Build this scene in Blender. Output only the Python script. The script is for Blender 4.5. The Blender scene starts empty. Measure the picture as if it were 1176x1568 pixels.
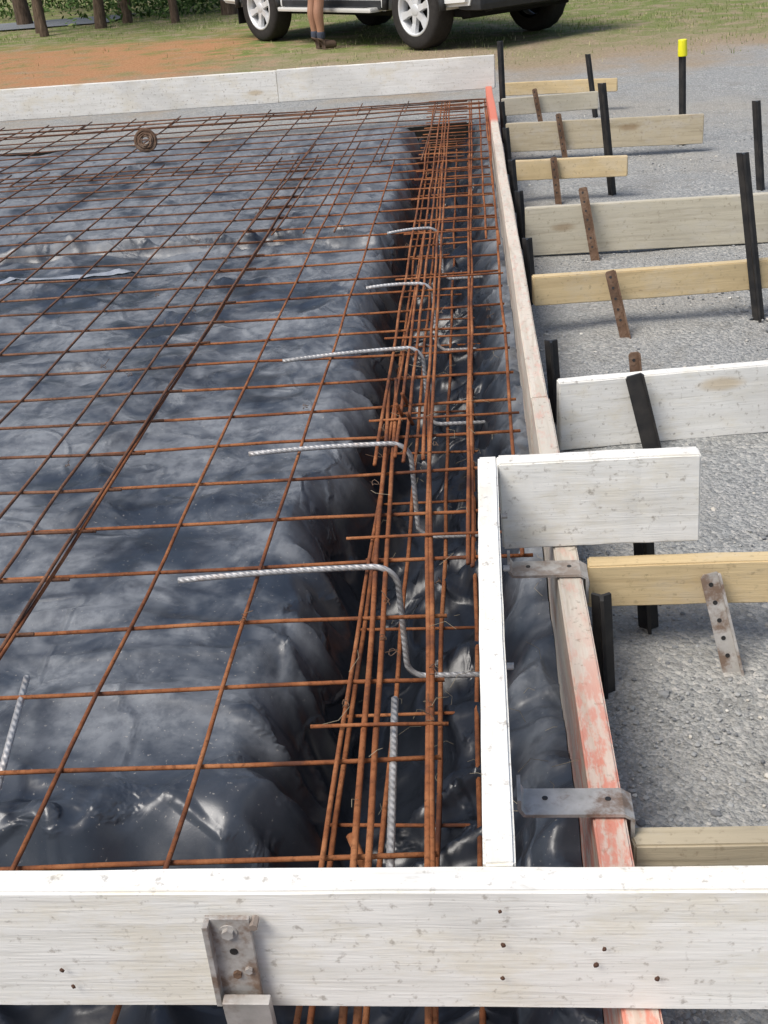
import bpy, bmesh, math, random
from mathutils import Vector, Matrix, noise
random.seed(7)
scene=bpy.context.scene
col=scene.collection
R=math.radians

# ---------------------------------------------------------------- helpers
def link(o,parent=None):
    col.objects.link(o)
    if parent: o.parent=parent
    return o
def mesh_obj(name,verts,faces,mat=None,parent=None,smooth=False):
    me=bpy.data.meshes.new(name); me.from_pydata(verts,[],faces); me.update()
    if mat: me.materials.append(mat)
    if smooth: me.polygons.foreach_set('use_smooth',[True]*len(me.polygons))
    return link(bpy.data.objects.new(name,me),parent)
def empty(name,loc=(0,0,0)):
    e=bpy.data.objects.new(name,None); e.location=loc; e.empty_display_size=.1
    return link(e)
def sstep(a,b,x):
    t=max(0,min(1,(x-a)/(b-a))); return t*t*(3-2*t)

class NT:
    def __init__(s,name,rough=.6,spec=.5,metal=0):
        s.m=bpy.data.materials.new(name); s.m.use_nodes=True
        s.t=s.m.node_tree; s.b=s.t.nodes['Principled BSDF']
        s.b.inputs['Roughness'].default_value=rough
        s.b.inputs['Specular IOR Level'].default_value=spec
        s.b.inputs['Metallic'].default_value=metal
    def n(s,typ,ins={},**kw):
        x=s.t.nodes.new(typ)
        for k,v in kw.items(): setattr(x,k,v)
        for k,v in ins.items(): s.set(x,k,v)
        return x
    def set(s,x,k,v):
        if isinstance(v,bpy.types.NodeSocket): s.t.links.new(v,x.inputs[k])
        else: x.inputs[k].default_value=v
    def coord(s,scale=(1,1,1),obj=True,rand=False):
        if obj: c=s.n('ShaderNodeTexCoord').outputs['Object']
        else: c=s.n('ShaderNodeNewGeometry').outputs['Position']
        if rand:
            r=s.n('ShaderNodeObjectInfo').outputs['Random']
            m=s.n('ShaderNodeMath',{0:r,1:37.0},operation='MULTIPLY').outputs[0]
            c=s.n('ShaderNodeVectorMath',{0:c,1:m},operation='ADD').outputs[0]
        if scale==(1,1,1): return c
        return s.n('ShaderNodeMapping',{'Vector':c,'Scale':scale}).outputs[0]
    def noise(s,vec,scale=5,detail=4,rough=.55,dist=0):
        return s.n('ShaderNodeTexNoise',{'Vector':vec,'Scale':scale,'Detail':detail,'Roughness':rough,'Distortion':dist}).outputs[0]
    def ramp(s,f,stops):
        x=s.n('ShaderNodeValToRGB',{'Fac':f}); cr=x.color_ramp
        while len(cr.elements)<len(stops): cr.elements.new(.5)
        for e,(p,c) in zip(cr.elements,stops):
            e.position=p; e.color=(c[0],c[1],c[2],1) if isinstance(c,(tuple,list)) else (c,c,c,1)
        return x.outputs[0]
    def mix(s,f,a,b,bt='MIX'):
        x=s.n('ShaderNodeMix',data_type='RGBA',blend_type=bt)
        for i,v in ((0,f),(6,a),(7,b)):
            if isinstance(v,bpy.types.NodeSocket): s.t.links.new(v,x.inputs[i])
            else: x.inputs[i].default_value=(v if i==0 else (*v,1))
        return x.outputs[2]
    def mr(s,v,a,b,c=0,d=1):
        return s.n('ShaderNodeMapRange',{0:v,1:a,2:b,3:c,4:d},interpolation_type='SMOOTHSTEP').outputs[0]
    def math(s,op,a,b=0.0):
        return s.n('ShaderNodeMath',{0:a,1:b},operation=op).outputs[0]
    def bump(s,h,dist=.01,strength=1,prev=None):
        ins={'Height':h,'Distance':dist,'Strength':strength}
        if prev: ins['Normal']=prev
        return s.n('ShaderNodeBump',ins).outputs[0]
    def out(s,color=None,rough=None,normal=None):
        if color is not None:
            if isinstance(color,tuple): s.b.inputs['Base Color'].default_value=(*color,1)
            else: s.t.links.new(color,s.b.inputs['Base Color'])
        if rough is not None: s.set(s.b,'Roughness',rough)
        if normal is not None: s.t.links.new(normal,s.b.inputs['Normal'])
        return s.m

# ---------------------------------------------------------------- materials
def wood(name,c1,c2,c3,knot,knotamt=.5,paint_red=None,dirt=.25,grain=.12):
    s=NT(name,rough=.8,spec=.2)
    v=s.coord((1.0,16,16),rand=True)
    g=s.noise(v,3,4,.6,.8)
    g2=s.noise(s.coord((4,80,80),rand=True),4,2,.5)
    blot=s.noise(s.coord((1,1.8,1.8),rand=True),6,5,.72)
    blot2=s.noise(s.coord((1,1,1.6),rand=True),2.4,4,.6)
    c=s.ramp(g,[(.30,c2),(.52,c1),(.8,c1)])
    c=s.mix(s.mr(blot,.46,.66,0,knotamt),c,c3)
    c=s.mix(s.mr(blot2,.46,.66,0,.55),c,tuple(x*.74 for x in c1))
    c=s.mix(s.mr(g2,.50,.70,0,grain),c,tuple(x*.6 for x in c1))
    vo=s.n('ShaderNodeTexVoronoi',{'Vector':s.coord((2.0,6,6),rand=True),'Scale':1.0,'Randomness':1.0})
    k=s.mr(s.math('ADD',vo.outputs['Distance'],s.math('MULTIPLY',blot,.12)),.12,.21,1,0)
    c=s.mix(s.math('MULTIPLY',k,.6),c,knot)
    sp=s.noise(s.coord(rand=True),70,3,.65)
    c=s.mix(s.mr(sp,.57,.74,0,dirt),c,(.14,.10,.06))
    sc=s.noise(s.coord((1,1,7),rand=True),11,4,.7,1.5)
    c=s.mix(s.mr(sc,.60,.72,0,dirt*.8),c,tuple(x*.5 for x in c3))
    if paint_red:
        p=s.n('ShaderNodeSeparateXYZ',{0:s.n('ShaderNodeNewGeometry').outputs['Position']}).outputs[1]
        a=s.mr(p,6.5,6.7)
        nz=s.noise(s.coord((4,12,12),rand=True),5,5,.65)
        b1=s.math('MULTIPLY',s.mr(p,1.25,1.75,1,.0),s.mr(nz,.42,.58,.15,.75))
        b2=s.mr(nz,.48,.70,0,.30)
        m=s.math('MINIMUM',s.math('MAXIMUM',s.math('MAXIMUM',s.math('MULTIPLY',a,.92),b1),b2),.95)
        c=s.mix(m,c,paint_red)
    h=s.math('ADD',g,s.math('MULTIPLY',g2,.3))
    return s.out(c,None,s.bump(h,.002,.6))
M_white=wood('whitewashed_timber',(.79,.78,.735),(.69,.675,.62),(.69,.63,.49),(.52,.40,.23),.5,dirt=.5)
M_form=wood('form_timber',(.60,.55,.47),(.46,.40,.32),(.58,.49,.40),(.35,.22,.12),.6,paint_red=(.60,.17,.11),dirt=.5)
M_yellow=wood('pine_timber',(.60,.47,.27),(.50,.38,.21),(.56,.48,.35),(.34,.20,.09),.5,dirt=.4)
M_grey=wood('weathered_timber',(.50,.46,.36),(.39,.35,.27),(.50,.47,.40),(.25,.17,.09),.7,dirt=.4)
M_tan=wood('weathered_pine_timber',(.44,.38,.27),(.33,.28,.19),(.45,.41,.34),(.22,.14,.07),.7,dirt=.4)

def rustmat(name,a,b,c,rough=.85):
    s=NT(name,rough=rough,spec=.25)
    n1=s.noise(s.coord(),7,5,.7); n2=s.noise(s.coord(),120,3,.6)
    cc=s.ramp(n1,[(.34,a),(.5,b),(.68,c)])
    cc=s.mix(s.mr(n2,.50,.72,0,.65),cc,tuple(x*.4 for x in b))
    return s.out(cc,None,s.bump(n2,.0015,.8))
M_rust=rustmat('rusty_steel',(.09,.036,.022),(.22,.078,.03),(.35,.15,.065))
M_rustfar=rustmat('brown_rusty_steel',(.065,.038,.028),(.15,.07,.04),(.24,.125,.075))
M_rustdark=rustmat('dark_rusty_steel',(.07,.045,.03),(.14,.085,.055),(.27,.20,.15))
def steel():
    s=NT('mill_steel',rough=.5,metal=.3)
    n1=s.noise(s.coord(),10,4)
    c=s.ramp(n1,[(.3,(.26,.255,.25)),(.55,(.44,.44,.44)),(.75,(.32,.24,.18))])
    w=s.n('ShaderNodeTexWave',{'Vector':s.coord(),'Scale':45.0,'Distortion':.5},wave_type='BANDS',bands_direction='DIAGONAL').outputs[1]
    return s.out(c,None,s.bump(w,.0015,.9))
M_steel=steel()
def galv(name='galvanised_strap',rr=.6):
    s=NT(name,rough=.5,metal=.35)
    n1=s.noise(s.coord(),25,5); n2=s.noise(s.coord(rand=True),14,5,.7)
    c=s.ramp(n1,[(.3,(.36,.345,.32)),(.6,(.56,.54,.51)),(.8,(.42,.36,.29))])
    c=s.mix(s.mr(n2,.46,.64,0,rr),c,(.20,.125,.08))
    return s.out(c,None,s.bump(n2,.0015,.7))
M_galv=galv(); M_galvr=galv('rust_stained_galvanised',.9)
def plain(name,c,rough=.5,spec=.5,metal=0,var=.25,scale=12,bump=0):
    s=NT(name,rough=rough,spec=spec,metal=metal)
    n1=s.noise(s.coord(),scale,4)
    cc=s.ramp(n1,[(.3,tuple(x*(1-var) for x in c)),(.7,c)])
    return s.out(cc,None,s.bump(n1,bump) if bump else None)
def blk():
    s=NT('black_picket_coating',rough=.5)
    n1=s.noise(s.coord(),20,5)
    return s.out(s.ramp(n1,[(.4,(.012,.012,.013)),(.75,(.045,.04,.035))]))
M_black=blk()

def plastic():
    s=NT('black_polythene',rough=.35,spec=.5)
    P=s.coord(obj=False)
    d1=s.noise(P,2.2,4,.6,.3); d2=s.noise(P,30,4,.75); d3=s.noise(P,6,4,.6,.5)
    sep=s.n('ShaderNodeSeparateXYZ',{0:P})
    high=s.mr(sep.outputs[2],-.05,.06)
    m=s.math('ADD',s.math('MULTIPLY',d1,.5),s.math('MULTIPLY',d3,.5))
    m=s.math('ADD',m,s.mr(sep.outputs[1],4.4,5.2,0,.05))  # more dust on the far sheet, doubling as haze put into the colour
    dust_haze=s.math('MULTIPLY',s.mr(m,.40,.60),high)
    dust_haze=s.math('MULTIPLY',dust_haze,s.mr(d2,.32,.60,.55,1))
    dust_haze=s.math('MULTIPLY',dust_haze,s.mr(sep.outputs[1],1.38,1.58,.12,1))
    base=s.mix(high,(.014,.017,.023),(.030,.038,.052))  # platform base colour lifted to imitate haze; darker base down in the trench
    c=s.mix(dust_haze,base,(.185,.20,.218))
    speck=s.mr(s.noise(P,150,2,.5),.68,.75,0,.6)
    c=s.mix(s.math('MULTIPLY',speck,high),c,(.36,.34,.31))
    ro=s.mr(dust_haze,0,1,.31,.68)
    w1=s.noise(s.coord((1,1.3,1),obj=False),3.5,2,.45,.6)
    warp=s.n('ShaderNodeVectorMath',{0:s.n('ShaderNodeTexNoise',{'Vector':P,'Scale':4.0,'Detail':1.0}).outputs[1],1:(.3,.3,.3)},operation='MULTIPLY').outputs[0]
    pv=s.n('ShaderNodeVectorMath',{0:P,1:warp},operation='ADD').outputs[0]
    w2=s.mr(s.n('ShaderNodeTexVoronoi',{'Vector':pv,'Scale':3.6},feature='DISTANCE_TO_EDGE').outputs['Distance'],0,.07,1,0)
    cr=s.mr(d3,.42,.6,.05,1)
    b=s.bump(w1,.03,.35); b=s.bump(s.math('MULTIPLY',w2,cr),.010,.6,b); b=s.bump(d2,.001,.4,b)
    return s.out(c,ro,b)
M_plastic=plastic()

def ground():
    s=NT('site_ground',rough=.92,spec=.2)
    P=s.coord(obj=False)
    sep=s.n('ShaderNodeSeparateXYZ',{0:P}); X=sep.outputs[0]; Y=sep.outputs[1]
    big=s.noise(P,.7,4,.6); mid=s.noise(P,3.5,4,.6); fine=s.noise(P,45,4,.7)
    v1=s.n('ShaderNodeTexVoronoi',{'Vector':P,'Scale':95.0}); v2=s.n('ShaderNodeTexVoronoi',{'Vector':P,'Scale':230.0})
    r1=s.n('ShaderNodeSeparateColor',{0:v1.outputs['Color']}).outputs[0]
    r2=s.n('ShaderNodeSeparateColor',{0:v2.outputs['Color']}).outputs[1]
    g=s.ramp(r1,[(0,(.15,.155,.155)),(.45,(.27,.28,.275)),(.8,(.37,.375,.36)),(1,(.54,.52,.48))])
    g2=s.ramp(r2,[(0,(.19,.195,.19)),(.6,(.30,.305,.295)),(1,(.44,.43,.41))])
    g=s.mix(s.mr(mid,.35,.65,.35,.85),g,g2)
    g=s.mix(s.mr(big,.42,.68,0,.55),g,(.35,.32,.265))
    g=s.mix(s.mr(s.noise(P,6,5,.75),.50,.68,0,.45),g,(.20,.19,.165))
    yy=s.math('ADD',Y,s.math('MULTIPLY',s.math('SUBTRACT',big,.5),5.0))
    soil=s.ramp(fine,[(.3,(.20,.145,.09)),(.55,(.34,.265,.18)),(.75,(.47,.40,.30))])
    c=s.mix(s.mr(s.math('ADD',yy,mid),9.8,11.6),g,soil)
    grass=s.ramp(fine,[(.3,(.09,.12,.03)),(.55,(.17,.21,.06)),(.78,(.33,.32,.15))])
    gm=s.math('MULTIPLY',s.mr(yy,10.6,14.0),s.mr(mid,.34,.60,.15,1))
    c=s.mix(gm,c,grass)
    dirt=s.ramp(fine,[(.3,(.28,.13,.06)),(.6,(.45,.24,.12)),(.8,(.55,.38,.24))])
    xx=s.math('ADD',X,s.math('MULTIPLY',s.math('SUBTRACT',mid,.5),3.0))
    dm=s.math('MULTIPLY',s.math('MULTIPLY',s.mr(xx,-3.4,-2.2,1,0),s.mr(yy,9.8,12.2)),s.mr(yy,15.0,17.2,1,0))
    dm=s.math('MULTIPLY',dm,s.mr(s.noise(P,2.0,5,.75),.36,.54,.25,.97))
    c=s.mix(dm,c,dirt)
    h=s.math('ADD',s.math('MULTIPLY',v1.outputs['Distance'],-.9),s.math('MULTIPLY',v2.outputs['Distance'],-.35))
    b=s.bump(h,.007,.8); b=s.bump(fine,.006,.6,b)
    return s.out(c,None,b)
M_ground=ground()

# ---------------------------------------------------------------- ground sheet
def fx(y): return -.0162*(max(-1.5,min(8.0,y))-1.06)
def axis(parts):
    o=[]
    for a,b,st in parts:
        n=max(1,int(round((b-a)/st))); o+= [a+(b-a)*i/n for i in range(n)]
    o.append(parts[-1][1]); return o
gx=axis([(-300,-40,65),(-40,-7.2,2.05),(-7.2,.125,.5),(.125,3,.05),(3,8,.5),(8,40,4),(40,300,65)])
gy=axis([(-300,-20,70),(-20,-1.6,2.3),(-1.6,8.0,.06),(8.0,14,.12),(14,24,.5),(24,60,4),(60,300,60)])
V=[];F=[]
for y in gy:
    for x in gx:
        far=min(1,max(0,(x-.125)*4)) if y<8 else 1
        z=.014*noise.noise(Vector((x*1.3,y*1.3,0)))*far+.009*noise.noise(Vector((x*5,y*5,3)))*far if (abs(x)<40 and abs(y)<40) else 0
        V.append((x+fx(y)*max(0,1-abs(x-.125)/3),y,z))
nx=len(gx)
for j in range(len(gy)-1):
    for i in range(nx-1):
        if gx[i]>=-7.21 and gx[i+1]<=.1251 and gy[j]>=-1.61 and gy[j+1]<=8.001: continue
        a=j*nx+i; F.append((a,a+1,a+nx+1,a+nx))
mesh_obj('ground',V,F,M_ground,smooth=True)

# ---------------------------------------------------------------- plastic sheet
N=lambda x,y,z=0: noise.noise(Vector((x,y,z)))
def ridge(x,y,z=0,p=5): 
    return (1-min(1,abs(N(x,y,z))*2.0))**p
def pz(x,y):
    xe=-.455+.05*N(y*1.9,.7)+.02*N(y*7,4.1)
    t=sstep(0,.21+.07*N(y*4,9),x-xe)
    yf=1.43+.06*N(x*2.4,5.5)+.03*N(x*8,2.5)
    t2=sstep(0,.24,yf-y)*(1-sstep(.62,.40,y) if y<.62 else 1)
    t3=sstep(7.45,7.6,y)
    plat=.078+.018*N(x*1.1,y*1.1)+.026*N(x*3.2,y*2.6,2)+.003*N(x*9,y*8,5)
    plat+=.022*ridge(x*.9+.4*N(x*2,y*2),y*2.0+x*.5,1,9)+.012*ridge(x*1.9+.5*N(x*2.5,y*2.5,4),y*2.6-x*.8,8,10)+.006*ridge(x*5+.5*N(x*4,y*4,4),y*5,18,9)
    yl=4.80+.05*N(x*2,3)+.02*N(x*9,8)
    d=(y-yl)/.024
    if x<-.4: plat+=.05*math.exp(-d*d)*(1+.9*N(x*14,y*8,1))-.02*math.exp(-((y-yl+.06)/.03)**2)
    yl2=3.35+.06*N(x*1.5,7); d=(y-yl2)/.018
    if x<-1.2: plat+=.016*math.exp(-d*d)
    wr=.07*ridge(x*2.6+.6*N(x*3,y*3,6),y*3.4+.4*N(x*3,y*4,16),3,4)+.045*N(x*4,y*4,4)+.022*ridge(x*7,y*7+.6*N(x*5,y*5),12,4)+.006*ridge(x*14+.5*N(x*9,y*9),y*12,22,3)
    z=plat
    u_=x*4.2+y*3.2+.5*N(x*4,y*4,9); w_=y*1.6-x*1.1
    fr=.050*ridge(u_,w_,31,2)+.020*ridge(u_*2.0,w_*2+.5*N(x*7,y*7),35,2)+.02*N(x*5,y*5,33)
    z=z+( -.13+fr*1.5 - plat)*t2
    s2=4*t2*(1-t2); z+=s2*fr*1.1
    fl=-.25+.12*sstep(-.30,-.02,x)
    z=z+(fl+wr - z)*t
    z=z+( -.24+wr - z)*t3*(1-t)
    s4=4*t*(1-t); z+=s4*(.07*ridge(x*2,y*4.5+.5*N(x*5,y*3),7,4)+.03*N(x*3,y*8,17)+.025*ridge(x*5,y*11,27,3))
    t5=sstep(-.04+.04*N(y*5,2),.085,x)
    z=z+(.02+.03*N(y*5,6)+.035*ridge(y*6,x*5,4,3)+.015*ridge(y*15,x*9,14,3) - z)*t5
    return z
px=axis([(-7.2,-3,.06),(-3,-1,.025),(-1,.105,.011)])
py=axis([(-1.6,.7,.06),(.7,1.8,.010),(1.8,4.6,.02),(4.6,5.0,.01),(5.0,8.0,.032)])
V=[];F=[];nx=len(px)
for y in py:
    for x in px:
        z=pz(x,y)
        s4=max(0,1-abs(z+.1)/.2)
        dy=.025*N(x*6,y*6,11)*s4
        V.append((x+fx(y)*sstep(-2,.1,x)+.02*N(x*6,y*6,14)*s4*(1 if x<.05 else 0),y+dy,z))
for j in range(len(py)-1):
    for i in range(nx-1):
        a=j*nx+i; F.append((a,a+1,a+nx+1,a+nx))
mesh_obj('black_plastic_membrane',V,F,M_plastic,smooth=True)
M_tape=plain('duct_tape',(.42,.45,.49),.4,.5,.3)
V=[];F=[]
n=160
for i in range(n+1):
    x=-4.3+(3.1)*i/n
    y=4.37+.010*N(x*2,1)+.012*(x+2)
    for k in (0,.016,.032): V.append((x,y+k,pz(x-fx(y)*sstep(-2,.1,x),y+k)+.006))
for i in range(n):
    for k in range(2):
        a=i*3+k; F.append((a,a+3,a+4,a+1))
mesh_obj('duct_tape_strip',V,F,M_tape,smooth=True)

# ---------------------------------------------------------------- boards
def bevel(me,w,seg=1):
    bm=bmesh.new(); bm.from_mesh(me)
    bmesh.ops.bevel(bm,geom=bm.edges[:],offset=w,segments=seg,profile=.7,affect='EDGES')
    bm.to_mesh(me); bm.free()
def board(name,p0,p1,thick,ztop,height,mat,parent=None,sag=0,nseg=24,tilt=0):
    d=Vector((p1[0]-p0[0],p1[1]-p0[1])); L=d.length; ang=math.atan2(d.y,d.x)
    V=[];F=[]
    sd=random.random()*50
    for i in range(nseg+1):
        x=L*i/nseg
        w=.003*N(x*1.7,sd); zz=sag*math.sin(math.pi*i/nseg)+.0022*N(x*2,sd+5)
        for (a,b) in ((-.5,0),(.5,0),(.5,-1),(-.5,-1)):
            V.append((x+(.005*N(a*7,b*5,sd) if i in(0,nseg) else 0),w+a*thick+.0011*N(x*30,sd+a*9,b),zz+b*height+.0014*N(x*25,sd+b*7,a)))
    for i in range(nseg):
        for k in range(4):
            a=i*4+k; b=i*4+(k+1)%4; F.append((a,b,b+4,a+4))
    F.append((3,2,1,0)); e=nseg*4; F.append((e,e+1,e+2,e+3))
    o=mesh_obj(name,V,F,mat,parent)
    bm=bmesh.new(); bm.from_mesh(o.data); bm.normal_update()
    bmesh.ops.recalc_face_normals(bm,faces=bm.faces[:])
    es=[e for e in bm.edges if len(e.link_faces)==2 and e.calc_face_angle(0)>1.0]
    bmesh.ops.bevel(bm,geom=es,offset=.003,segments=2,affect='EDGES'); bm.to_mesh(o.data); bm.free()
    o.location=(p0[0],p0[1],ztop); o.rotation_euler=(tilt,0,ang)
    return o
def box(name,c,s,mat,parent=None,rot=(0,0,0),bev=.001):
    V=[(c0*s[0]/2,c1*s[1]/2,c2*s[2]/2) for c0 in(-1,1) for c1 in(-1,1) for c2 in(-1,1)]
    F=[(0,1,3,2),(4,6,7,5),(0,4,5,1),(2,3,7,6),(0,2,6,4),(1,5,7,3)]
    o=mesh_obj(name,V,F,mat,parent); 
    if bev: bevel(o.data,bev,2)
    o.location=c; o.rotation_euler=rot
    return o
def cyl(name,c,r,d,mat,parent=None,rot=(0,0,0),n=16,r2=None):
    bm=bmesh.new(); bmesh.ops.create_cone(bm,cap_ends=True,segments=n,radius1=r,radius2=r if r2 is None else r2,depth=d)
    me=bpy.data.meshes.new(name); bm.to_mesh(me); bm.free(); me.materials.append(mat)
    for p in me.polygons: p.use_smooth=len(p.vertices)==4 and n>8
    o=link(bpy.data.objects.new(name,me),parent); o.location=c; o.rotation_euler=rot; return o

FZ=.229
board('edge_form_board',(.128-.0162*(-1.5-1.06),-1.5),(.128-.0162*(2.6-1.06),2.6),.042,FZ,.22,M_form)
board('edge_form_board',(.1015-.0162*.01,2.605),(.0150,7.945),.040,FZ-.002,.22,M_form,nseg=40)
board('cross_form_board',(-2.6,.879),(1.5,.885),.036,.402,.170,M_white,nseg=40)
M_nail=plain('rusty_nail',(.10,.05,.03),.8)
nails=[(-.014,.382),(-.012,.335),(-.014,.287),(.082,.307),(.09,.33),(.144,.288),(-.486,.295),(-.478,.27)]
V=[];F=[]
for x,z in nails:
    r=.0020+random.random()*.0010; b=len(V)
    for k in range(9):
        a=k*2*math.pi/9; V.append((x+r*math.cos(a)*random.uniform(.8,1.3),.8585,z+r*1.3*math.sin(a)*random.uniform(.8,1.3)))
    V.append((x,.857,z)); 
    for k in range(9): F.append((b+k,b+(k+1)%9,b+9))
mesh_obj('board_nail_heads',V,F,M_nail)
board('rebate_rail_board',(-.0125,.903),(-.0195,1.905),.034,.402,.165,M_white)
board('far_form_board',(-1.352,7.995),(.06,7.965),.035,.412,.20,M_white)
board('far_form_board',(-7.2,8.10),(-1.356,8.003),.035,.408,.20,M_white,nseg=50)
board('left_form_board',(-7.2,-1.6),(-7.2,8.05),.035,.40,.38,M_white)
board('near_form_board',(-7.18,-1.6),(.14,-1.6),.035,.21,.20,M_white)
board('short_cross_board',(.000,1.886),(.352,1.892),.038,.402,.172,M_white)
board('brace_board',(.152,1.16),(1.4,1.17),.036,.20,.09,M_tan)
board('brace_board',(.155,1.868),(1.5,1.86),.038,.20,.088,M_yellow)
board('brace_board',(.155,2.80),(1.25,2.93),.036,.192,.188,M_white)
board('brace_board',(.125,3.71),(1.6,3.90),.036,.20,.095,M_yellow,sag=-.012)
board('brace_board',(.135,4.675),(1.7,4.70),.036,.196,.19,M_grey)
board('brace_board',(.11,5.61),(.635,5.56),.036,.20,.09,M_yellow)
board('brace_board',(.10,6.65),(1.14,6.55),.036,.20,.15,M_tan)
board('brace_board',(.09,7.555),(.68,7.61),.036,.20,.10,M_grey)
board('brace_board',(.09,8.26),(.85,8.12),.036,.20,.08,M_yellow)

# ---------------------------------------------------------------- pickets and pegs
def picket(base,top,mat=M_black,cap=None,z0=-.05,name='star_picket',rs=1):
    prof=[]; rs*=1.15
    for k in range(3):
        a=k*2*math.pi/3+.5
        for (r,da) in ((.004,-1.05),(.018,-.16),(.018,.16)):
            prof.append((rs*r*math.cos(a+da),rs*r*math.sin(a+da)))
    b=Vector((base[0],base[1],0)); t=Vector(top); ax=(t-b).normalized()
    b=b+ax*(z0/ax.z)
    V=[];n=len(prof)
    for i in range(2):
        c=b.lerp(t,i)
        for p in prof: V.append((c.x+p[0],c.y+p[1],c.z))
    F=[(k,(k+1)%n,n+(k+1)%n,n+k) for k in range(n)]
    F.append(tuple(range(n,2*n)))
    if cap is None:
        return mesh_obj(name,V,F,mat)
    e=empty(name,(base[0],base[1],0))
    mesh_obj('post',[(v[0]-base[0],v[1]-base[1],v[2]) for v in V],F,mat,e)
    rot=ax.to_track_quat('Z','Y').to_euler()
    c=t-ax*.038-Vector((base[0],base[1],0))
    cc=cyl('safety_cap',c,.026,.085,cap,e,rot,20,.023); bevel(cc.data,.004,2)
    return e
M_cap=plain('yellow_cap',(.85,.80,.02),.45,var=.08)
picket((.105,7.86),(.095,7.87,.50))
picket((.69,7.88),(.639,7.88,.385),rs=.9)
picket((.577,5.655),(.52,5.63,.513))
picket((1.073,6.79),(1.05,6.79,.545),cap=M_cap)
picket((1.246,5.583),(1.198,5.58,.40))
picket((.863,3.765),(.778,3.765,.535))
picket((.28,1.945),(.262,1.945,.235))
picket((.178,1.74),(.168,1.74,.205),rs=.9)
for (x,y) in ((.150,2.98),(.125,4.05),(.118,4.80),(.105,5.45),(.095,6.3),(.088,7.2)):
    picket((x+.012,y),(x-.002,y,.235),rs=.9)
def peg(base,top,mat,w=.034,th=.006,name='steel_peg',holes=True):
    b=Vector(base); t=Vector(top); ax=(t-b).normalized(); b=b-ax*.06; L=(t-b).length
    pts=[(-w/2,L*.0),( -w/2,L-.006),(-w/2+.006,L),(w/2-.006,L),(w/2,L-.006),(w/2,0),(0,-.02)]
    n=len(pts); V=[]
    for s_ in (-th/2,th/2):
        for (x,z) in pts: V.append((x,s_,z))
    F=[tuple(range(n)),tuple(reversed(range(n,2*n)))]+[((k+1)%n,k,n+k,n+(k+1)%n) for k in range(n)]
    e=empty(name,tuple(b)); 
    mesh_obj('bar',V,F,mat,e)
    box('stiffening_rib',(w/2-.003,-th/2-.005,L*.5),(.005,.011,L*.98),mat,e)
    q=Vector((0,0,1)).rotation_difference(ax); e.rotation_mode='QUATERNION'; e.rotation_quaternion=q
    if holes:
        k=L-.02
        while k>.09:
            cyl('bolt_hole',(-.003,-th/2-.0004,k),.0042,.0012,M_black,e,(R(90),0,0),10); k-=.035
    return e
peg((.412,1.795,0),(.368,1.835,.187),M_galvr,.036)
peg((.419,3.64,0),(.372,3.69,.21),M_rustdark)
peg((.403,4.57,0),(.358,4.64,.27),M_rustdark)
peg((.318,5.54,0),(.296,5.560,.215),M_rustdark,.03)
peg((.415,6.57,0),(.378,6.58,.245),M_rustdark,.03)
peg((.335,7.52,0),(.290,7.53,.25),M_rustdark,.03)
peg((.393,2.765,0),(.343,2.780,.205),M_black,.046,.01,holes=False)
peg((.375,2.86,0),(.352,2.862,.235),M_rustdark,.03)

# ---------------------------------------------------------------- straps on edge forms
def strap(y,name='form_strap_bracket'):
    e=empty(name,(0,y,0))
    xo=.128-.0162*(y-1.06)
    V=[];F=[]
    prof=[(.009,.262),(.009,.246),(.016,.2345),(.03,.2335),(xo+.018,.2330),(xo+.0265,.228),(xo+.0265,.18)]
    th=.005
    pts=[]
    for i,(x,z) in enumerate(prof):
        p=Vector((x,z)); a=Vector(prof[max(0,i-1)]); b=Vector(prof[min(len(prof)-1,i+1)])
        t=(b-a).normalized(); nrm=Vector((-t.y,t.x)); pts.append((p,p+nrm*th))
    for s_ in (-.025,.025):
        for p,q in pts: V+= [(p.x,s_,p.y),(q.x,s_,q.y)]
    n=len(pts)
    for i in range(n-1):
        a=2*i; o=2*n
        F+= [(a,a+2,a+3,a+1),(o+a,o+a+1,o+a+3,o+a+2),(a+1,a+3,o+a+3,o+a+1),(a,o+a,o+a+2,a+2)]
    F+=[(0,1,2*n+1,2*n),(2*n-2,4*n-2,4*n-1,2*n-1)]
    mesh_obj('strap',V,F,M_galvr if y<1.5 else M_galv,e)
    cyl('bolt_hole',(.045,.006,.2388),.004,.001,M_black,e,n=10)
    cyl('bolt_hole',(xo,.004,.2384),.004,.001,M_black,e,n=10)
    cyl('bolt_head',(xo+.031,.0,.205),.008,.007,M_galv,e,(0,R(90),0),6)
strap(1.183); strap(1.783)
for y in (1.35,1.62,1.80):
    cyl('rail_bolt',(.0065,y,.335),.005,.010,M_galv,None,(0,R(90),0),6)
e=empty('angle_bracket',(-.293,.8585,.30))
box('plate',(0,-.0035,.02),(.047,.006,.115),M_galvr,e)
box('flange',(-.0205,-.011,.02),(.006,.014,.115),M_galvr,e)
box('foot',(.010,-.013,-.082),(.05,.012,.115),M_galv,e,(R(6),0,0))
cyl('bolt_head',(0,-.009,.06),.0065,.006,M_galv,e,(R(90),0,0),6)
cyl('washer',(0,-.0068,.06),.0095,.0015,M_galv,e,(R(90),0,0),16)
cyl('bolt_head',(.002,-.0085,.0),.0048,.004,M_rustdark,e,(R(90),0,0),6)
cyl('bolt_head',(.015,-.0085,.006),.0042,.004,M_galvr,e,(R(90),0,0),6)
cyl('bolt_hole',(.002,-.0068,.032),.0045,.001,M_black,e,(R(90),0,0),10)
cyl('side_bolt',(.028,-.004,.07),.0045,.014,M_galv,e,(R(90),0,0),6)

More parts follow.
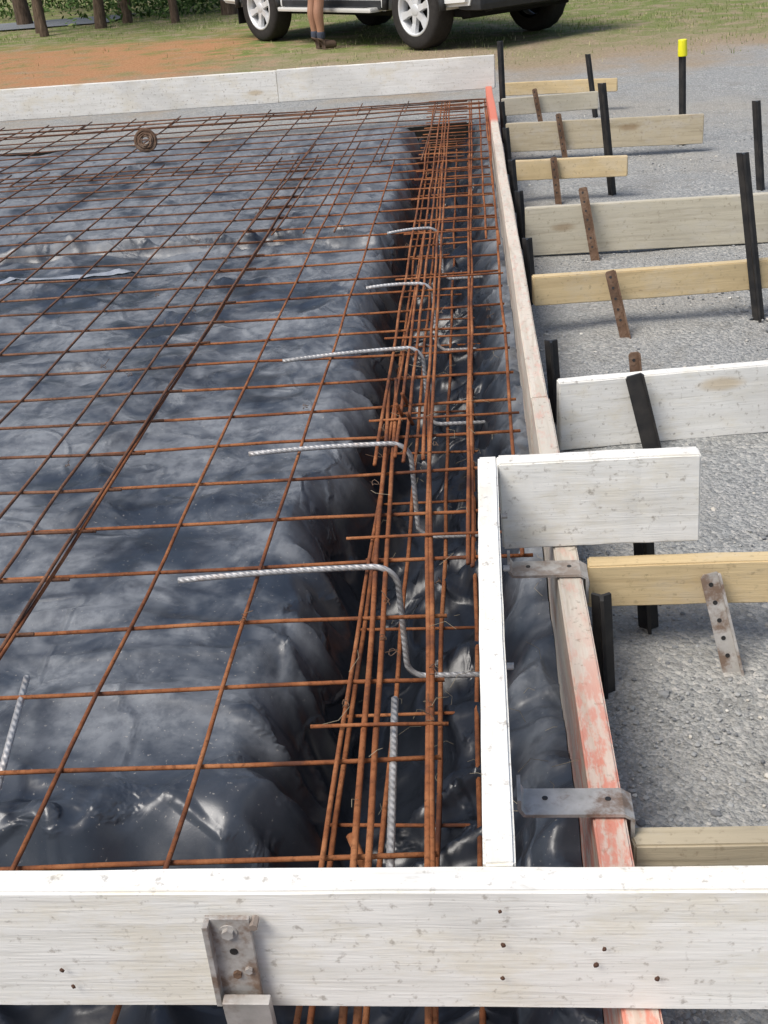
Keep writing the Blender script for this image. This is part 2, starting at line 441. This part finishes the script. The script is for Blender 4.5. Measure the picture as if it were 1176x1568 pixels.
# ---------------------------------------------------------------- rods
class Rods:
    def __init__(s): s.V=[];s.F=[]
    def tube(s,pts,r,n=7,cap=True):
        pts=[Vector(p) for p in pts]; b=len(s.V)
        t=(pts[1]-pts[0]).normalized()
        up=Vector((0,0,1)) if abs(t.z)<.9 else Vector((1,0,0))
        u=t.cross(up).normalized()
        for i,p in enumerate(pts):
            a=pts[max(0,i-1)]; c=pts[min(len(pts)-1,i+1)]
            t=(c-a).normalized(); u=(u-t*u.dot(t)).normalized(); w=t.cross(u)
            for k in range(n):
                an=2*math.pi*k/n; s.V.append(p+u*(r*math.cos(an))+w*(r*math.sin(an)))
        for i in range(len(pts)-1):
            for k in range(n):
                q=b+i*n+k; q2=b+i*n+(k+1)%n; s.F.append((q,q2,q2+n,q+n))
        if cap:
            s.F.append(tuple(reversed(range(b,b+n)))); e_=b+(len(pts)-1)*n; s.F.append(tuple(range(e_,e_+n)))
    def done(s,name,mat,parent=None):
        return mesh_obj(name,[tuple(v) for v in s.V],s.F,mat,parent,True)
def rod(R_,p,q,r,wob=.0055,seg=None,zf=None):
    p=Vector(p); q=Vector(q); L=(q-p).length; n=seg or max(2,int(L/.15)); sd=random.random()*99
    R_.tube([p.lerp(q,i/n)+Vector((wob*N(i*.35,sd),wob*N(i*.35,sd+9),wob*1.6*N(i*.3,sd+20))) for i in range(n+1)],r)
MZ=.152; r7=.0039
A=Rods()
xs=[-.25-.2125*k for k in range(4)]
for x in xs: rod(A,(x-.004,-1.3,MZ),(x-.012,6.1,MZ),r7)
k=0
while True:
    y0=1.1895+.2005*(k-11)
    if y0>6.1: break
    xr=-.100 if y0<1.93 else .045-.0162*(y0-3)
    xl=-1.02
    rod(A,(xl,y0-.031*(.10-xl)*1,MZ-.0074),(xr,y0+.031*(xr+.1),MZ-.0074),r7)
    k+=1
A.done('reinforcing_mesh_sheet',M_rust)
B=Rods()
xsB=[-.905,-1.005]+[-1.100-.2125*k for k in range(0,29)]
for i,x in enumerate(xsB): rod(B,(x,-1.3,MZ+.006),(x+.01-.0,6.3,MZ+.006),r7)
k=0
while True:
    y0=1.155+.2005*(k-11)
    if y0>6.2: break
    rod(B,(-7.05,y0-.19,MZ-.001),(-.86,y0-.012,MZ-.001),r7); k+=1
B.done('reinforcing_mesh_sheet',M_rustfar)
C=Rods()
for k in range(33):
    x=-.33-.2125*k
    rod(C,(x,5.95,MZ+.014),(x+.02,7.86,MZ+.012),r7)
for k in range(10):
    y0=6.02+.2*k
    rod(C,(-7.0,y0-.17,MZ+.007),(-.12,y0+.02,MZ+.006),r7)
for k in range(4):
    x=-.62-.125*k
    rod(C,(x,4.6,MZ+.012),(x+.05,6.6,MZ+.014),r7)
for yb in (7.50,7.66,7.82):
    rod(C,(-7,yb+.08,MZ+.02),(.03,yb,MZ+.018),.0045)
for yb in (7.52,7.66,7.8): rod(C,(-7,yb+.08,-.12),(.03,yb,-.12),.0045)
xx=-.5
while xx>-7:
    rod(C,(xx,7.45,MZ+.022),(xx,7.88,MZ+.03),.0035); xx-=.3
C.done('reinforcing_mesh_sheet',M_rustfar)
D=Rods(); r11=.005
def xl(x0,y): return x0-.04*(y-1.18)
for x0 in (-.2095,-.190,-.112,-.104):
    rod(D,(xl(x0,-1.2),-1.2,MZ+.004),(xl(x0,2.95+random.uniform(-.15,.15)),2.95,MZ+.004),r11)
for (xa,xb) in ((-.288,-.33),(-.243,-.285),(-.222,-.262),(-.178,-.252),(-.165,-.235)):
    y0=2.45+random.uniform(-.1,.25); rod(D,(xa+.006,y0,MZ+.012),(xb,7.86,MZ+.010),r11*.9)
for (xa,xb,ys) in ((-.066,-.110,1.95),(-.058,-.098,1.95),(.037,.0,1.98),(-.02,-.05,4.4),(.028,-.015,4.3)):
    rod(D,(xa,ys,MZ+.003),(xb,7.86,MZ+.003),r11*.9)
y0=-1.0
while y0<7.9:
    rod(D,(-.30-.01*(y0-1),y0,MZ+.012),((-.09 if y0<1.9 else .05-.0162*(y0-3)),y0+.01,MZ+.010),.0032); y0+=.61 if y0<4 else .2
for x0 in (-.27,-.19,-.10,-.03,.035):
    rod(D,(x0+.01,-1.2,-.08),(x0-.10,7.8,-.08),r11,.006)
y0=-.9
while y0<7.8:
    rod(D,(-.30-.0162*(y0-1),y0,-.088),(.05-.0162*(y0-1),y0,-.088),.0035); y0+=.30
for (xa,ya) in ((-.235,2.68),(-.205,2.62),(-.225,2.75)):
    rod(D,(xa,ya,MZ+.012),(xa-.01,ya-.03,MZ+.055),.0045,0,3)
D.done('trench_mesh_cage',M_rust)
rr=Rods(); rod(rr,(-.225,1.24,.13),(-.20,1.19,.11),.007,0,2); rr.done('rusty_bar_stub',M_rust)

def bent(y,zt=MZ+.016,xa=-.62,xb=-.205,drop=.24,xe=.02,nm='bent_starter_bar',skew=0):
    b=Rods(); pts=[]
    for i in range(9): 
        u=i/8; pts.append((xa+(xb-.045-xa)*u,y+skew*(u-1),zt+.004*math.sin(u*3)))
    for k in range(1,8):
        a=k/7*math.pi/2; pts.append((xb-.045+.045*math.sin(a),y,zt-.045+.045*math.cos(a)))
    for k in range(1,6): pts.append((xb+.006*k/5,y-.004*k,zt-.045-(drop-.08)*k/5))
    for k in range(1,7):
        a=k/6*math.pi/2; pts.append((xb+.006+.035*(1-math.cos(a)),y-.02,zt-.045-(drop-.08)-.035*math.sin(a)))
    pts.append((xe,y-.02,pts[-1][2])); 
    b.tube(pts,.006,10); return b.done(nm,M_steel)
bx=[(1.925,-.62,-.200,.24),(2.50,-.585,-.205,.24),(3.165,-.60,-.205,.23),(3.80,-.42,-.20,.23),(4.55,-.40,-.20,.20)]
for y,xa,xb,d in bx: bent(y,xa=xa,xb=xb,drop=d,skew=.03+random.uniform(-.02,.03))
b=Rods(); rod(b,(-.157,1.03,MZ-.02),(-.182,1.545,MZ-.012),.0062,.002); b.done('loose_steel_bar',M_steel)
b=Rods(); rod(b,(-.775,1.30,MZ-.03),(-.83,1.62,MZ-.012),.0062,.002); b.done('loose_steel_bar',M_steel)

T=Rods()
def tie(x,y,z,s=1):
    pts=[]
    a0=random.random()*6.28
    for i in range(9):
        a=a0+i*.9; pts.append((x+.007*math.cos(a)*s,y+.007*math.sin(a)*s,z+.004*math.sin(a*1.7)+i*.0008))
    dx,dy=random.uniform(-1,1),random.uniform(-1,1)
    for i in range(1,4): pts.append((pts[8][0]+dx*.008*i*s,pts[8][1]+dy*.008*i*s,pts[8][2]+.003*i))
    T.tube(pts,.0008,4,False)
for i in range(70):
    y=random.uniform(1.1,7.6); x=random.choice((-.2,-.12,-.25,-.18,-.07,.03)) if random.random()<.65 else random.choice((-.93,-1.0,-.46,-1.1))
    x0=x-.02*(y-1.2)
    if y<1.95 and x0>-.1: x0=-.12
    tie(x0,y,MZ+.006,random.uniform(.7,1.2))
T.done('tie_wires',M_rustdark)
M_straw=plain('dry_straw',(.34,.29,.2),.8)
S=Rods()
for i in range(110):
    x=random.uniform(-.3,.08); y=random.uniform(1.05,3.2); z=random.choice((MZ+.01,pz(min(x,.1),y)+.01,pz(min(x,.1),y)+.01))
    a=random.random()*6.3; L=random.uniform(.02,.07)
    S.tube([(x,y,z),(x+L*.5*math.cos(a),y+L*.5*math.sin(a),z+random.uniform(0,.012)),(x+L*math.cos(a+.4),y+L*math.sin(a+.4),z+random.uniform(-.004,.01))],.0005,3,False)
S.done('straw_debris',M_straw)

cw=Rods()
for k in range(40):
    rr_=random.uniform(.022,.062); off=random.uniform(-.024,.024); sd=random.random()*6
    cw.tube([(rr_*math.cos(a*.3+sd),off+.004*math.sin(a+sd),rr_*math.sin(a*.3+sd)) for a in range(22)],.0048,6,False)
o=cw.done('tie_wire_coil',M_rustdark); o.location=(-1.93,6.73,MZ+.072); o.rotation_euler=(R(-12),0,R(12))

# ---------------------------------------------------------------- loose gravel stones
V=[];F=[]
bm=bmesh.new(); bmesh.ops.create_icosphere(bm,subdivisions=1,radius=1); bv=[v.co.copy() for v in bm.verts]; bf=[tuple(v.index for v in f.verts) for f in bm.faces]; bm.free()
def stone(x,y,z,r):
    b=len(V); sx,sy,sz=(random.uniform(.7,1.3),random.uniform(.7,1.3),random.uniform(.45,.8)); a=random.random()*6.3; ca,sa=math.cos(a),math.sin(a)
    for v in bv:
        q=random.uniform(.8,1.15); X_=v.x*sx*r*q; Y_=v.y*sy*r*q
        V.append((x+X_*ca-Y_*sa,y+X_*sa+Y_*ca,z+v.z*sz*r*q))
    for f in bf: F.append(tuple(b+i for i in f))
for i in range(9500):
    y=1.0+(random.random()**1.6)*7; x=.16+fx(y)+random.random()*(.5+.35*y)
    stone(x,y,.002,random.choice((.002,.0025,.003,.004,.0055)) if random.random()<.98 else random.uniform(.007,.012))
def stonemat():
    s=NT('crushed_stone',rough=.85,spec=.25)
    r=s.n('ShaderNodeNewGeometry').outputs['Random Per Island']
    return s.out(s.ramp(r,[(0,(.15,.155,.16)),(.4,(.29,.295,.29)),(.8,(.39,.39,.375)),(.97,(.50,.47,.41)),(1,(.68,.66,.6))]))
mesh_obj('loose_gravel',V,F,stonemat())

# ---------------------------------------------------------------- grass
def leafmat(name,stops):
    s=NT(name,rough=.7,spec=.2)
    r=s.n('ShaderNodeNewGeometry').outputs['Random Per Island']
    return s.out(s.ramp(r,stops))
V=[];F=[]
def blade(x,y,z,h,w):
    a=random.random()*6.3; l=random.uniform(-.6,.6)*h; b=len(V); ca,sa=math.cos(a),math.sin(a)
    V.extend([(x-w*ca,y-w*sa,z),(x+w*ca,y+w*sa,z),(x+l*sa,y-l*ca,z+h)]); F.append((b,b+1,b+2))
for i in range(42000):
    y=10.6+random.random()**.8*10.4; x=random.uniform(-.5*y,.35*y)
    g=noise.noise(Vector((x*.8,y*.8,0)))
    if x<-1.8+1.2*g and 9<y<16.6+g and random.random()<.96: continue
    if g<-.05 and random.random()<.8: continue
    if y<13 and random.random()<.65: continue
    blade(x,y,-.005,random.uniform(.015,.05),.004)
mesh_obj('grass',V,F,leafmat('grass_blades',[(0,(.09,.13,.03)),(.5,(.18,.23,.06)),(.75,(.34,.33,.15)),(1,(.50,.44,.27))]))

# ---------------------------------------------------------------- trees and undergrowth
def bark():
    s=NT('bark',rough=.9,spec=.15)
    n1=s.noise(s.coord((6,6,1.5)),5,6,.65)
    return s.out(s.ramp(n1,[(.3,(.05,.035,.025)),(.6,(.14,.10,.07)),(.8,(.24,.19,.14))]),None,s.bump(n1,.03,.8))
M_bark=bark()
M_leaf=leafmat('leaves',[(0,(.03,.06,.015)),(.5,(.07,.13,.03)),(.9,(.14,.21,.06)),(1,(.24,.27,.10))])
def leafcloud(V,F,c,rad,n,size):
    for i in range(n):
        while True:
            p=Vector((random.uniform(-1,1),random.uniform(-1,1),random.uniform(-1,1)))
            if .2<p.length<1: break
        p=Vector((p.x*rad[0],p.y*rad[1],p.z*rad[2]))+Vector(c)
        u=Vector((random.gauss(0,1),random.gauss(0,1),random.gauss(0,1))).normalized(); w=u.orthogonal().normalized()
        s_=size*random.uniform(.6,1.4); b=len(V)
        V.extend([tuple(p-u*s_),tuple(p+w*s_*.35),tuple(p+u*s_),tuple(p-w*s_*.35)]); F.append((b,b+1,b+2,b+3))
def tree(x,y,h,r,lean=0):
    e=empty('tree',(x,y,0)); t=Rods(); pts=[]
    for i in range(9):
        u=i/8; pts.append(Vector((lean*u*h+.15*N(u*3,x),.12*N(u*3,y),-.1+u*h)))
    def taper(pts,r0,r1):
        n=9; b=len(t.V)
        for i,p in enumerate(pts):
            rr=r0+(r1-r0)*i/(len(pts)-1); 
            if i==0: rr*=1.25
            for k in range(n):
                a=2*math.pi*k/n; t.V.append(Vector((p[0]+rr*math.cos(a),p[1]+rr*math.sin(a),p[2])))
        for i in range(len(pts)-1):
            for k in range(n):
                q=b+i*n+k;q2=b+i*n+(k+1)%n; t.F.append((q,q2,q2+n,q+n))
    taper(pts,r,r*.25)
    LV=[];LF=[]
    for k in range(9):
        u=random.uniform(.45,.95); p=pts[int(u*8)]; a=random.random()*6.3; L=random.uniform(.8,1.9)
        q=p+Vector((math.cos(a)*L,math.sin(a)*L,random.uniform(.3,1.1)))
        taper([p,p.lerp(q,.5)+Vector((0,0,-.1)),q],r*.3,.015)
        for j in range(3):
            leafcloud(LV,LF,q+Vector((random.uniform(-.5,.5),random.uniform(-.5,.5),random.uniform(-.3,.5))),(.65,.65,.4),90,.09)
    leafcloud(LV,LF,pts[8],(.9,.9,.6),220,.09)
    t.done('trunk',M_bark,e); mesh_obj('crown',LV,LF,M_leaf,e)
for (x,y,h,r,l) in ((-6.75,18.9,6,.08,.0),(-6.45,18.2,5.5,.06,-.12),(-5.85,19,6,.08,.02),(-5.55,19.6,6.5,.07,.0),(-4.75,19,6,.06,-.02),(-4.0,19.8,6.5,.11,.0),(-7.8,21,7,.12,0),(-3.0,21.5,6,.10,0),(-6.2,21.6,7,.10,.03)):
    tree(x,y,h,r,l)
V2=[];F2=[]
for i in range(260):
    x=random.uniform(-14,-2.2); y=random.uniform(19.4,25.5)
    if x<-6.6 and y<22.2: continue
    leafcloud(V2,F2,(x,y,random.uniform(.1,.75)),(.5,.4,.4),95,.05)
mesh_obj('undergrowth',V2,F2,M_leaf)
M_asph=plain('asphalt',(.20,.21,.22),.85,.3,0,.2,30)
V=[];F=[]
for i in range(31):
    x=-36+i; V+=[(x,19.9,.022),(x,21.6,.022)]
    if i: F.append((2*i-2,2*i,2*i+1,2*i-1))
mesh_obj('road',V,F,M_asph)

# ---------------------------------------------------------------- car (four wheel drive wagon)
def carpaint():
    s=NT('silver_white_paint',rough=.3,spec=.5); s.b.inputs['Coat Weight'].default_value=.6
    n1=s.noise(s.coord(),3,4); sep=s.n('ShaderNodeSeparateXYZ',{0:s.coord()}).outputs[2]
    c=s.mix(s.mr(sep,.3,.55,.35,0),(.72,.74,.73),(.35,.30,.24))
    c=s.mix(s.mr(n1,.5,.7,0,.08),c,(.4,.4,.38))
    return s.out(c)
M_paint=carpaint()
M_clad=plain('dark_cladding',(.03,.032,.035),.55,.4,0,.3)
M_under=plain('underbody',(.012,.012,.012),.8,.2)
M_glass=plain('car_glass',(.012,.015,.018),.06,.8,0,.05)
M_rub=plain('tyre_rubber',(.035,.032,.03),.85,.25,0,.35,30,.002)
M_alloy=plain('alloy_wheel',(.66,.67,.68),.4,.5,.25,.1)
M_lamp=plain('headlamp',(.7,.72,.74),.1,.8)
car=empty('parked_four_wheel_drive',(-.99,14.28,0))
ang=math.atan2(-2.2,1.97)
car.rotation_euler=(0,0,ang)
WB=2.9; TR=1.57; WR=.375
def arch(cx,r,n=12): return [(cx+r*math.cos(math.pi*k/n),WR+r*math.sin(math.pi*k/n)) for k in range(n+1)]
zb=.36
prof=[(2.25,.42),(2.30,.55),(2.28,.80),(2.18,.98),(1.25,1.10),(.62,1.14),(-2.28,1.12),(-2.36,.95),(-2.36,.5),(-2.25,.42)]
a1=[(x,z) for x,z in arch(-WB/2,.455) if z>=zb-.01][::-1]
a2=[(x,z) for x,z in arch(WB/2,.455) if z>=zb-.01][::-1]
outline=prof+[(-1.45-.455,.40)]+a1+[(-.95,zb),(.95,zb)]+a2+[(1.45+.455,.40)]
def extrude(name,pts,w,mat,inset=0,topw=None,bev=.03,parent=car,zref=None):
    bm=bmesh.new()
    L=[]
    for s_ in (-1,1):
        vs=[]
        for (x,z) in pts:
            ww=w
            if zref: 
                u=sstep(zref[0],zref[1],z); ww=w+(topw-w)*u
            vs.append(bm.verts.new((x,s_*ww,z)))
        L.append(vs)
    n=len(pts)
    bm.faces.new(L[0]); bm.faces.new(list(reversed(L[1])))
    for k in range(n): bm.faces.new((L[0][(k+1)%n],L[0][k],L[1][k],L[1][(k+1)%n]))
    bmesh.ops.recalc_face_normals(bm,faces=bm.faces[:])
    if bev:
        es=[e for e in bm.edges if abs(e.verts[0].co.y+e.verts[1].co.y)>.1 and e.calc_face_angle(0)>.6]
        bmesh.ops.bevel(bm,geom=es,offset=bev,segments=3,affect='EDGES')
    bmesh.ops.triangulate(bm,faces=[f for f in bm.faces if len(f.verts)>4])
    me=bpy.data.meshes.new(name); bm.to_mesh(me); bm.free(); me.materials.append(mat)
    return link(bpy.data.objects.new(name,me),parent)
extrude('body',outline,.90,M_paint,bev=.035)
gh=[(1.20,1.09),(.35,1.70),(.1,1.76),(-1.9,1.76),(-2.15,1.70),(-2.33,1.09)]
extrude('cabin',gh,.88,M_paint,topw=.66,zref=(1.1,1.76),bev=.03)
extrude('side_windows',[(.98,1.16),(.32,1.62),(-1.95,1.64),(-2.15,1.16)],.872,M_glass,topw=.718,zref=(1.1,1.76),bev=0)
box('windscreen',(.80,0,1.43),(.02,1.30,.66),M_glass,car,(0,R(-54),0))
box('rear_window',(-2.265,0,1.42),(.02,1.2,.42),M_glass,car,(0,R(15),0))
box('underbody',(0,0,.40),(4.1,1.36,.22),M_under,car,bev=.03)
box('front_bumper',(2.22,0,.50),(.34,1.70,.26),M_clad,car,bev=.06)
box('rear_bumper',(-2.32,0,.55),(.26,1.72,.24),M_clad,car,bev=.06)
box('sump_guard',(1.95,0,.33),(.5,1.0,.06),M_clad,car,(0,R(-12),0),.02)
box('grille',(2.285,0,.80),(.05,.8,.20),M_clad,car,bev=.015)
for s_ in (-1,1):
    box('headlamp',(2.235,s_*.66,.82),(.14,.36,.2),M_lamp,car,bev=.04)
    box('side_step',(0,s_*.93,.375),(1.75,.16,.045),M_paint,car,bev=.018)
    box('step_tread',(0,s_*.94,.400),(1.5,.10,.01),M_clad,car,bev=.003)
    box('sill',(0,s_*.895,.42),(1.85,.03,.09),M_clad,car,bev=.01)
    box('mirror',(.85,s_*1.0,1.16),(.14,.2,.16),M_paint,car,bev=.04)
    for dx in (.05,-1.0): box('door_handle',(dx-.1,s_*.912,.98),(.16,.03,.03),M_clad,car,bev=.008)
    box('mud_flap',(-1.95,s_*.76,.32),(.02,.26,.26),M_under,car)
    for wx in (-WB/2,WB/2):
        fl=Rods(); fl.tube([(wx+.455*math.cos(a),s_*.905,WR+.455*math.sin(a)) for a in [math.pi*k/18*1.0 for k in range(19)]],.035,8)
        fl.done('arch_flare',M_clad,car)
box('rear_axle',(-WB/2,0,WR-.03),(.10,1.3,.10),M_under,car,bev=.03)
cyl('diff',(-WB/2,.1,WR-.03),.14,.22,M_under,car,(0,R(90),0))
cyl('exhaust',(-1.2,-.45,.30),.035,1.8,M_under,car,(0,R(90),0))
for gx_ in (-.55,.5): box('door_gap',(gx_,0,.8),(.008,1.806,.55),M_under,car,bev=0)
def wheel(x,side):
    e=empty('wheel',(x,side*TR/2,WR)); e.parent=car
    pr=[(-.115,.235),(-.12,.29),(-.118,.345),(-.095,.370),(-.06,.375),(0,.376),(.06,.375),(.095,.370),(.118,.345),(.12,.29),(.115,.235)]
    n=40;V=[];F=[]
    for k in range(n):
        a=2*math.pi*k/n
        for (yy,r) in pr:
            rr=r
            if abs(yy)<.1 and r>.36 and k%2: rr-=.007
            V.append((rr*math.cos(a),yy*1.02,rr*math.sin(a)))
    m=len(pr)
    for k in range(n):
        for j in range(m-1):
            a=k*m+j;b=((k+1)%n)*m+j; F.append((a,a+1,b+1,b))
    mesh_obj('tyre',V,F,M_rub,e,True)
    def lathe(nm,pr,mat,n=36):
        V=[];F=[];m=len(pr)
        for k in range(n):
            a=2*math.pi*k/n
            for (yy,r) in pr: V.append((r*math.cos(a),yy*side,r*math.sin(a)))
        for k in range(n):
            for j in range(m-1):
                a=k*m+j;b=((k+1)%n)*m+j; F.append((a,a+1,b+1,b))
        return mesh_obj(nm,V,F,mat,e,True)
    lathe('rim_lip',[(.118,.245),(.125,.236),(.120,.222),(.06,.212),(-.08,.21)],M_alloy)
    lathe('brake_backing',[(.02,.21),(.02,.001)],M_under)
    lathe('hub',[(.105,.001),(.105,.045),(.098,.06),(.05,.07)],M_alloy)
    V=[];F=[]
    for k in range(6):
        a=2*math.pi*k/6+.3
        b=len(V)
        for (r,w,yo) in ((.045,.034,.100),(.13,.026,.095),(.222,.04,.108)):
            for (wq,yq) in ((-w,yo-.0),(w,yo-.0),(w,yo-.04),(-w,yo-.04)):
                ww=wq*(1 if yq>yo-.02 else 1.15)
                V.append((r*math.cos(a)-ww*math.sin(a),yq*side,r*math.sin(a)+ww*math.cos(a)))
        for i in range(2):
            for q in range(4):
                p=b+i*4+q;p2=b+i*4+(q+1)%4; F.append((p,p2,p2+4,p+4))
    mesh_obj('spokes',V,F,M_alloy,e)
for wx in (-WB/2,WB/2):
    for s_ in (-1,1): wheel(wx,s_)

# ---------------------------------------------------------------- person standing at the car
man=empty('standing_man',(-1.78,13.42,0)); man.rotation_euler=(0,0,R(-60))
M_skin=plain('skin',(.36,.19,.12),.55,.4,0,.12)
M_sock=plain('sock',(.07,.08,.11),.9,.1)
M_boot=plain('work_boot',(.13,.085,.06),.7,.3,0,.3,20,.003)
M_short=plain('shorts',(.05,.06,.09),.9,.1,0,.2,20,.004)
M_shirt=plain('shirt',(.55,.30,.06),.9,.1,0,.15,10,.006)
M_hair=plain('hair',(.05,.03,.02),.8,.2)
def skin(name,verts,edges,mat,root=0,sub=2):
    me=bpy.data.meshes.new(name); me.from_pydata([v[:3] for v in verts],edges,[]); me.materials.append(mat)
    o=link(bpy.data.objects.new(name,me),man); o.modifiers.new('skin','SKIN'); sk=me.skin_vertices[0].data
    for i,v in enumerate(verts):
        r=v[3]; sk[i].radius=(r,r); sk[i].use_root=(i==root)
    sm=o.modifiers.new('sub','SUBSURF'); sm.levels=sub; sm.render_levels=sub
    return o
bv_=[(0,0,.95,.13),(0,0,1.12,.12),(0,0,1.32,.14),(0,0,1.43,.10),(0,.01,1.50,.055),(0,.02,1.56,.055)]
be=[(0,1),(1,2),(2,3),(3,4),(4,5)]
for s_ in (-1,1):
    i=len(bv_); bv_+=[(s_*.09,0,.88,.085),(s_*.09,.01,.68,.075),(s_*.085,.015,.49,.056),(s_*.085,-.012,.36,.058),(s_*.085,0,.22,.044),(s_*.085,0,.10,.038)]
    be+=[(0,i)]+[(i+k,i+k+1) for k in range(5)]
    i=len(bv_); bv_+=[(s_*.17,0,1.40,.055),(s_*.23,-.01,1.26,.044),(s_*.25,-.01,1.12,.038),(s_*.255,.06,1.0,.032),(s_*.255,.12,.89,.025),(s_*.255,.15,.84,.022)]
    be+=[(3,i)]+[(i+k,i+k+1) for k in range(5)]
    for k in range(5):
        ox=(k-1.5)*.02 if k<4 else -s_*.035*1; L=(.075,.085,.08,.062,.05)[k]
        hv=[(s_*.255,.145,.85,.016),(s_*.255+ox*.9,.165,.815,.011),(s_*.255+ox,.165+L*.25,.80-L*.5,.0085),(s_*.255+ox,.16+L*.1,.79-L,.0075)]
        skin('finger',hv,[(0,1),(1,2),(2,3)],M_skin)
skin('body',bv_,be,M_skin)
skin('shirt',[(0,0,.92,.155),(0,0,1.12,.142),(0,0,1.32,.158),(0,0,1.42,.115),(.17,0,1.40,.075),(.235,-.01,1.24,.062),(-.17,0,1.40,.075),(-.235,-.01,1.24,.062)],[(0,1),(1,2),(2,3),(3,4),(4,5),(3,6),(6,7)],M_shirt)
skin('shorts',[(0,0,.95,.15),(.09,0,.86,.105),(.092,.01,.58,.095),(-.09,0,.86,.105),(-.092,.01,.58,.095)],[(0,1),(1,2),(0,3),(3,4)],M_short)
skin('head',[(0,.02,1.58,.07),(0,.03,1.66,.085),(0,.02,1.73,.075),(0,.115,1.655,.014),(.085,.02,1.66,.014),(-.085,.02,1.66,.014)],[(0,1),(1,2),(1,3),(1,4),(1,5)],M_skin)
skin('hair',[(0,.0,1.70,.092),(0,.005,1.755,.07)],[(0,1)],M_hair)
for s_ in (-1,1):
    skin('sock',[(s_*.085,0,.09,.046),(s_*.085,0,.2,.050)],[(0,1)],M_sock)
    skin('boot',[(s_*.085,-.03,.045,.048),(s_*.085,0,.12,.052),(s_*.085,.08,.05,.046),(s_*.088,.17,.038,.042)],[(0,1),(0,2),(2,3)],M_boot)
    cyl('eye',(s_*.032,.10,1.68),.008,.01,M_hair,man,(R(90),0,0),8)
box('mouth',(0,.105,1.61),(.045,.008,.006),M_boot,man)

# ---------------------------------------------------------------- world, sun, camera
w=bpy.data.worlds.new('World'); scene.world=w; w.use_nodes=True
nt=w.node_tree; bg=nt.nodes['Background']; sky=nt.nodes.new('ShaderNodeTexSky'); sky.sky_type='NISHITA'; sky.sun_disc=False
sd=Vector((-.40,-.38,.82)).normalized()
sky.sun_elevation=math.asin(sd.z); sky.sun_rotation=math.atan2(sd.x,sd.y)
sky.air_density=1.0; sky.dust_density=3.5
nt.links.new(sky.outputs[0],bg.inputs[0]); bg.inputs[1].default_value=.15
sl=bpy.data.lights.new('sun','SUN'); sl.energy=3.2; sl.angle=R(28); sl.color=(1,.97,.92)
so=link(bpy.data.objects.new('sun',sl)); so.rotation_euler=sd.to_track_quat('Z','Y').to_euler(); so.location=sd*30
cam=bpy.data.cameras.new('camera'); co=link(bpy.data.objects.new('camera',cam))
cam.sensor_fit='HORIZONTAL'; cam.sensor_width=36; cam.lens=36*1789/1176; cam.clip_start=.02; cam.clip_end=1000
r_=Vector((.99449,.07265,-.07535)).normalized(); bk=Vector((.09918,-.88411,.45661)); bk=(bk-r_*bk.dot(r_)).normalized(); up=bk.cross(r_)
m=Matrix(((r_.x,up.x,bk.x,0),(r_.y,up.y,bk.y,0),(r_.z,up.z,bk.z,1.28),(0,0,0,1)))
co.matrix_world=m
scene.camera=co
scene.view_settings.view_transform='Standard'; scene.view_settings.look='None'; scene.view_settings.exposure=0
